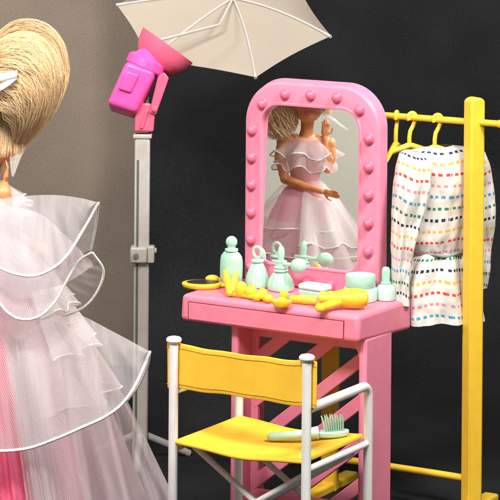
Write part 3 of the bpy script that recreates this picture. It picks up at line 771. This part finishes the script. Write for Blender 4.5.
me = bpy.data.meshes.new('tmp'); me.from_pydata([tuple(p) for p in mb.v], [], mb.f)
bm = bmesh.new(); bm.from_mesh(me); bmesh.ops.recalc_face_normals(bm, faces=bm.faces); bm.to_mesh(me); bm.free()
to = bpy.data.objects.new('tmp', me); COL.objects.link(to)
md = to.modifiers.new('r', 'REMESH'); md.mode = 'VOXEL'; md.voxel_size = .0085
md = to.modifiers.new('s', 'SMOOTH'); md.factor = .5; md.iterations = 5
dg = bpy.context.evaluated_depsgraph_get(); me2 = bpy.data.meshes.new_from_object(to.evaluated_get(dg)); bpy.data.objects.remove(to)
me2.name = 'body'; me2.materials.clear(); me2.materials.append(M['skin']); me2.polygons.foreach_set('use_smooth', [True]*len(me2.polygons))
body = bpy.data.objects.new('body', me2); COL.objects.link(body); body.parent = doll; ROOT['body'] = doll.name
# eyes
M['eye'] = plastic('eye_white', (.8, .8, .8), .2); M['iris'] = plastic('blue_iris', (.05, .16, .35), .15); M['lip'] = plastic('pink_lip', (.7, .1, .2), .35)
for sgn in (-1, 1):
    mb = MB(); mb.ball(dl(.08*sgn, .253, 0.505), (.036, .018, .022)); e1 = link('eye', mb, M['eye'], doll)
    mb = MB(); mb.ball(dl(.08*sgn, .266, 0.505), (.017, .008, .018)); link('iris', mb, M['iris'], e1)
mb = MB(); mb.ball(dl(0, .277, 0.352), (.042, .012, .011)); mb.ball(dl(0, .273, 0.333), (.036, .012, .011)); link('lips', mb, M['lip'], doll)
# bodice
mb = MB(); mb.lathe([(.15, -.50), (.142, -.42), (.162, -.32), (.205, -.2), (.22, -.12), (.20, -.06)], c=dl(0, .02, 0), sx=1.15, sy=.84, seg=40)
for sgn in (-1, 1): mb.ball(dl(.095*sgn, .105, -.17), (.097, .10, .095))
link('bodice', mb, M['bodice'], doll)
# skirt and flounces in the doll's own axes
def cone(z0, r0, z1, r1, n, m, nf, amp, ph, curve=.7, seedk=0, dip=0):
    rows, uvs = [], []
    for i in range(m):
        s = i/(m-1); row = []; uv = []
        rr = r0+(r1-r0)*s**curve; zz = z0+(z1-z0)*s
        for k in range(n+1):
            a = 2*PI*k/n
            w = amp*s*(math.sin(nf*a+ph)+.5*math.sin((nf*1.0//1+3)*a+ph*2.3+seedk)+.25*math.sin((2*nf+1)*a+seedk*1.7+s*2))
            if k < n: row.append(dl(rr*(1+w)*math.cos(a), rr*(1+w)*math.sin(a), zz+dip*s*math.sin(nf*a+ph+1.2)))
            uv.append((a*(r0+r1)/2, s*math.hypot(z1-z0, r1-r0)))
        rows.append(row); uvs.append(uv)
    return rows, uvs
rows, uvs = cone(-.47, .15, -ZS+.02, 1.0, 220, 36, 17, .035, 0, .62)
mb = MB(); mb.grid(rows, closed=True); link('skirt', mb, M['pink_cloth'], doll, angle=0)
def flounce(z0, r0, z1, r1, nf, amp, ph, mat, cur=.75, dip=.014, cord=.010):
    rows, uvs = cone(z0, r0, z1, r1, 240, 26, nf, amp, ph, cur, ph*2, dip)
    mb = MB(); mb.grid(rows, uvs, closed=True); o = link('ruffle', mb, mat, doll, angle=0, recalc=False)
    if cord:
        mb = MB(); mb.tube([rows[-1][k] for k in range(24, 148)], cord, 8); link('edging', mb, M['cord'], o)
    return o
flounce(-.44, .17, -.97, .62, 7, .08, .4, M['sheer'])
flounce(-.60, .25, -1.25, .80, 8, .07, 1.9, M['sheer'])
flounce(-.9, .45, -1.95, 1.18, 9, .06, 3.0, M['tulle_soft'])
flounce(-1.5, .8, -ZS+.05, 1.55, 11, .05, .9, M['tulle_soft'])
flounce(.05, .14, -.15, .37, 6, .14, 2.2, M['tulle_soft'], 1, .04, .010)
flounce(.0, .20, -.30, .36, 7, .12, .7, M['tulle_soft'], 1, .04, .008)
# white overskirt gathered to her right side
for (z0, z1_, r1, ph) in ((-.46, -1.12, .80, .3), (-.55, -1.5, 1.0, 1.4)):
    rows, uvs = cone(z0, .17, z1_, r1, 160, 24, 13, .06, ph, .72, 1.1, .03)
    sel = range(166, 160+42)
    rws = [[r[k % 160] for k in sel] for r in rows]; uv_ = [[(k*.03, u[0][1]) for k in sel] for u in uvs]
    mb = MB(); mb.grid(rws, uv_); o_ = link('overskirt', mb, M['tulle_white'], doll, angle=0, recalc=False)
    mb = MB(); mb.tube(rws[-1], .010, 8); link('edging', mb, M['cord'], o_)

# big ruffles on the doll's near side, each a sheet between a gathered edge and a corded edge
def sheet(top, bot, dz=0, n=60, m=26, bulge=.0, wr=.012, seedk=1.0, mat='near_tulle', cords=('b',), rad=.0125, nf=5):
    A = np.array([P(q[0], q[1], q[2]+dz) for q in top]); B = np.array([P(q[0], q[1], q[2]+dz) for q in bot])
    A = spline(A, n); B = spline(B, n); rows, uvs = [], []
    ca_ = np.r_[0, np.cumsum(np.linalg.norm(np.diff(A, axis=0), axis=1))]; cb_ = np.r_[0, np.cumsum(np.linalg.norm(np.diff(B, axis=0), axis=1))]
    for i in range(m):
        s = i/(m-1); row, uv = [], []
        for k in range(n):
            t = k/(n-1); p = A[k]*(1-s)+B[k]*s; w = math.sin(PI*s)
            off = -bulge*w+wr*w*(math.sin(nf*2*PI*t+seedk+2*s)+.6*math.sin((nf*2+3)*PI*t*1.3+seedk*2-3*s))
            p = p+np.array([0, off, -.25*off]); row.append(Vector(p))
            uv.append((ca_[k]*(1-s)+cb_[k]*s, s*float(np.linalg.norm(A[n//3]-B[n//3]))))
        rows.append(row); uvs.append(uv)
    mb = MB(); mb.grid(rows, uvs); o = link('ruffle', mb, M[mat], doll, world=True, angle=0, recalc=False)
    for c_ in cords:
        pts = [Vector(p) for p in (A if c_ == 'a' else B)]
        mb = MB(); mb.tube(pts, rad, 10); link('edging', mb, M['cord'], o, world=True)
    return o
z1 = 23.1
# upper ruffle
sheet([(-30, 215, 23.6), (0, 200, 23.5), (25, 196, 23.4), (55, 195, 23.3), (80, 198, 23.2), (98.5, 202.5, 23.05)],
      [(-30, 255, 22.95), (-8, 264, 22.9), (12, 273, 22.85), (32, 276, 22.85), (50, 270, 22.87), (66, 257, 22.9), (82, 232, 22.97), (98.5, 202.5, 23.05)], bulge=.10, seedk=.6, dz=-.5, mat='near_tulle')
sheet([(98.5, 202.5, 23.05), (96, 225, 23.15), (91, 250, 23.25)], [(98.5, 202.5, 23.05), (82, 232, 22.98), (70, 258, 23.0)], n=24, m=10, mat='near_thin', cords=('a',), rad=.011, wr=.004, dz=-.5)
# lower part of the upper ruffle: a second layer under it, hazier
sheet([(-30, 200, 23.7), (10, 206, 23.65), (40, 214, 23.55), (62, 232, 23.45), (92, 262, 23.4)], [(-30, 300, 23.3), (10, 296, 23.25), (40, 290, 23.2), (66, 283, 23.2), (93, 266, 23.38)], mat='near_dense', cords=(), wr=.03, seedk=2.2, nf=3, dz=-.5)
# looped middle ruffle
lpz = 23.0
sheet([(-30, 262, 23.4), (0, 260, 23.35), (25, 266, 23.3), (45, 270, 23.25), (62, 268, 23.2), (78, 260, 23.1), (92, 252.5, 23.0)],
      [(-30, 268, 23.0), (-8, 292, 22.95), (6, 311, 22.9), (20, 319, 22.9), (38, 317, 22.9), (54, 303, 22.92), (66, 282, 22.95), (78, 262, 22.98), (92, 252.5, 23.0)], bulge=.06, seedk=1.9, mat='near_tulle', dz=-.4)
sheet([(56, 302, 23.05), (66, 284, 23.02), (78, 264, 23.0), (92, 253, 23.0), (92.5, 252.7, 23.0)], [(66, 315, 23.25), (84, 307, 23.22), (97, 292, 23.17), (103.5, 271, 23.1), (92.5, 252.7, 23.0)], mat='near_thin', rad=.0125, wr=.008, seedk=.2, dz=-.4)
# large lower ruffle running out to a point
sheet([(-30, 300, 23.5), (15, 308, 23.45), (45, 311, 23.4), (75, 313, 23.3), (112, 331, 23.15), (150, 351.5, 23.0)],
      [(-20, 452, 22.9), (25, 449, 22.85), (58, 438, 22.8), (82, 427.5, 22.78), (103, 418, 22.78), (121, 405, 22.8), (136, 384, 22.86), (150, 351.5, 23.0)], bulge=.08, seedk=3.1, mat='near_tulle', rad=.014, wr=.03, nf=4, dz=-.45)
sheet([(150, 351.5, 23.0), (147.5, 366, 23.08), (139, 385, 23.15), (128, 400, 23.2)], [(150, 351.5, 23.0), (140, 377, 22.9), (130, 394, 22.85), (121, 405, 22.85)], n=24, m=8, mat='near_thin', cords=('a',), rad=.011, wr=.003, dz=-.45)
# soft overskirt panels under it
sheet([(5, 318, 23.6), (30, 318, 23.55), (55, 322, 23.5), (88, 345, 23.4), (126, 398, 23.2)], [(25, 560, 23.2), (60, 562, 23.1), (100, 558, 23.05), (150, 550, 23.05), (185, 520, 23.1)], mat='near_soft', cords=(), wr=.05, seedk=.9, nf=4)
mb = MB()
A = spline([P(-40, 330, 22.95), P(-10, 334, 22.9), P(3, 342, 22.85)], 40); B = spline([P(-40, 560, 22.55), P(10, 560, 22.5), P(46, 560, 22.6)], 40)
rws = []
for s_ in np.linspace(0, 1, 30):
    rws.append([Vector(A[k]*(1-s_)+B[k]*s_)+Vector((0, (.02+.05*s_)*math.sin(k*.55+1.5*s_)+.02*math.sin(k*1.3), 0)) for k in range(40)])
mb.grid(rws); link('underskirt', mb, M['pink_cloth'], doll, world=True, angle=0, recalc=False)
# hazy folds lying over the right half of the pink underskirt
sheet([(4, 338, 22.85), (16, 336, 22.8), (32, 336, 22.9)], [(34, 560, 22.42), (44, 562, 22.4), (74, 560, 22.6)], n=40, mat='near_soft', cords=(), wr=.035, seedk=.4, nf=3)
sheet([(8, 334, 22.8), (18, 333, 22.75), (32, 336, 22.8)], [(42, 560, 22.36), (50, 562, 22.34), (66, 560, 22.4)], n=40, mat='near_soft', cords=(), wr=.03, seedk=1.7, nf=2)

# hair: a cap round the head, a full curled puff swept out from the ribbon, long locks over the far shoulder
HC = P(-14, 110, DLZ)
def cap_curve(az, lay, j, n=12, ln=1.0):
    """lock lying on the head, crown to nape, kept off the face (doll axes: azimuth 0 = her right, 90 = her face)"""
    face = max(0, math.sin(az))**3
    end = .86*ln-.48*face
    pts = []
    for i in range(n):
        s_ = i/(n-1)*end; th = .05+s_*2.0
        r = (.255*math.sin(min(th, 1.75))+.02)*lay; z = .32*math.cos(th)*lay
        q = az+j*s_*s_*.5
        pts.append(dl(r*math.cos(q)*.95, .05+r*1.12*math.sin(q), .51+z))
    return pts
mb = MB(); mb.grid([[cap_curve(2*PI*k/60, .97, 0, 16)[i] for k in range(60)] for i in range(16)], closed=True)
hair = link('hair', mb, M['hair_base'], doll, angle=0)
PO = spline([(-14, 72), (-7, 47), (11, 33), (36, 33), (55, 50), (62.5, 77), (57, 102), (46, 122), (36, 135), (25, 145)], 40)
PI_ = spline([(-20, 90), (-12, 97), (-4, 103), (2, 109), (6, 115), (9, 121), (11, 128), (12, 135), (12, 141), (12, 147)], 40)
def puff(f, side, lift, wv, ph, n=20, t0=0, t1=1):
    """strand of the swept-back hair, ribbon to tip; f runs from the inner fold (0) to the silhouette (1)"""
    out = []
    for i in range(n):
        t = t0+(t1-t0)*i/(n-1); q = t*39; i0 = min(int(q), 38); fr2 = q-i0
        o_ = PO[i0]*(1-fr2)+PO[i0+1]*fr2; n_2 = PI_[i0]*(1-fr2)+PI_[i0+1]*fr2
        g = f+wv*(.030*math.sin(6.5*t+ph)+.010*math.sin(15*t+ph*2.1))*math.sin(PI*min(t*1.3, 1))
        xy = n_2*(1-g)+o_*g
        th = .46*(math.sin(PI*min(.08+.92*t, 1)**.8)*.9+.1)*math.sqrt(max(0, 1-min(g, 1)**2))*lift
        th += wv*.022*math.sin(9*t+ph*1.7)
        out.append(P(xy[0], xy[1], DLZ-.02+side*th))
    return out
mb = MB(); mb.grid([puff(f, -1, .88, 0, 0) for f in np.linspace(0, .93, 16)]+[puff(f, 1, .88, 0, 0) for f in np.linspace(.93, 0, 16)], closed=False)
link('hair_puff', mb, M['hair_base'], hair, world=True, angle=0)
mb = MB()
locks = [(rng.uniform(0, 1.03)**.8, rng.uniform(0, 6.28), rng.uniform(.90, 1.07), rng.uniform(0, .12), rng.uniform(.8, 1.0)) for _ in range(230)]
for k in range(17000):
    f0, ph, lf, a0, a1 = locks[rng.integers(len(locks))]
    stray = rng.random() < .10
    f = f0+rng.normal(0, .022)+(rng.uniform(0, .11) if stray else 0)
    f *= 1+.035*math.sin(ph*3.3)+(.02*rng.normal() if f > .9 else 0)
    pts = puff(min(max(f, 0), 1.12), -1 if rng.random() < .72 else 1, lf+rng.normal(0, .02)+(rng.uniform(0, .10) if stray else 0), 1.0+(rng.uniform(.5, 2.6) if stray else 0), ph+rng.normal(0, .14), 16, max(0, a0+rng.normal(0, .03)), min(1.03 if stray else 1, a1+rng.normal(0, .04)))
    mb.tube(pts, [.0018]*15+[.0007], 3, cap=False)
link('strands', mb, M['hair'], hair, world=True, angle=0, recalc=False)
mb = MB()
for k in range(3000):
    mb.tube(cap_curve(rng.uniform(0, 2*PI), rng.uniform(.985, 1.05), rng.normal(0, .25), 12, rng.uniform(.9, 1.28)), [.003]*11+[.001], 3, cap=False)
for k in range(4200):
    a, b_ = rng.normal(0, .42), rng.normal(0, .45)
    a = max(min(a, 1), -1); b_ = max(min(b_, 1), -1)
    g2 = rng.integers(14); ln = .40+.24*abs(math.sin(g2*2.7))+.16*rng.random(); ph = g2*.7
    pts = [dl(-.14-(.20+.15*a)*math.sin(min(1.0, s*1.6)*PI/2)+.065*math.sin(10*s+ph)*s+.05*s*s, .06+.13*b_+.06*math.sin(2.2*s)+.04*math.cos(9*s+ph), .80-s*ln-.0) for s in np.linspace(0, 1, 12)]
    mb.tube(pts, [.0028]*11+[.001], 3, cap=False)
link('strands', mb, M['hair'], hair, angle=0, recalc=False)
# white ribbon round the hair and the veil strip behind the neck
mb = MB()
def ribbon(pp, w):
    c_ = spline([P(*q) for q in pp], 20); r0 = [Vector(p)+Vector((0, 0, w/2)) for p in c_]; r1 = [Vector(p)-Vector((0, 0.02, w/2)) for p in c_]
    mb.grid([r0, r1])
ribbon([(-40, 84, 23.42), (-15, 80, 23.36), (2, 77, 23.37), (17, 74, 23.45)], .07); ribbon([(-40, 96, 23.42), (-10, 91, 23.36), (5, 85, 23.37), (17, 76, 23.45)], .06)
link('ribbon', mb, M['satin'], doll, world=True, solid=.012, angle=0)
mb = MB()
A = spline([P(10, 122, 24.1), P(10, 145, 24.02), P(10, 160, 23.8), P(11.5, 176, 23.6)], 20); B = spline([P(32, 122, 24.1), P(27, 144, 24.02), P(20, 160, 23.8), P(13.5, 177, 23.6)], 20)
rws = [[Vector(A[k]*(1-s)+B[k]*s)+Vector((0, .02*math.sin(9*s), 0)) for k in range(20)] for s in np.linspace(0, 1, 12)]
mb.grid(rws, [[(k*.035, s*.25) for k in range(20)] for s in np.linspace(0, 1, 12)]); link('veil', mb, M['veil'], doll, world=True, angle=0, recalc=False)

# ------------------------------------------------------------------ studio lights and an added paper light
def area(name, loc, target, size, power, col=(1, 1, 1)):
    l = bpy.data.lights.new(name, 'AREA'); l.energy = power; l.size = size; l.color = col; l.shape = 'SQUARE'
    o = bpy.data.objects.new(name, l); COL.objects.link(o); o.location = loc
    o.rotation_euler = (Vector(target)-Vector(loc)).to_track_quat('-Z', 'Y').to_euler(); return o
area('key_light', (5.4, 20.6, 11.0), (-.4, 24.6, 2.6), 2.6, 1350, (1, .96, .90))
area('front_light', (-1.6, 13.0, 14.0), (0, 25, 2.6), 3.4, 1540, (1, .96, .91))
area('backdrop_light', (-5.2, 27.0, 9.5), (-3.2, 32, 4.6), 1.9, 360, (1, .94, .86))
area('paper_light', (-3.6, 17.2, 10.5), (-6.9, 20.6, 4.6), 1.8, 1300, (1, .98, .95))  # unseen light, added to brighten the pale paper in the mirror
w = bpy.data.worlds.new('World'); S.world = w; w.use_nodes = True
w.node_tree.nodes['Background'].inputs[0].default_value = (.9, .93, 1, 1); w.node_tree.nodes['Background'].inputs[1].default_value = .19

S.render.engine = 'CYCLES'
S.cycles.transparent_max_bounces = 24; S.cycles.max_bounces = 8
S.view_settings.view_transform = 'Standard'; S.view_settings.look = 'None'; S.view_settings.exposure = 0
S.render.resolution_x = 1024; S.render.resolution_y = 1024
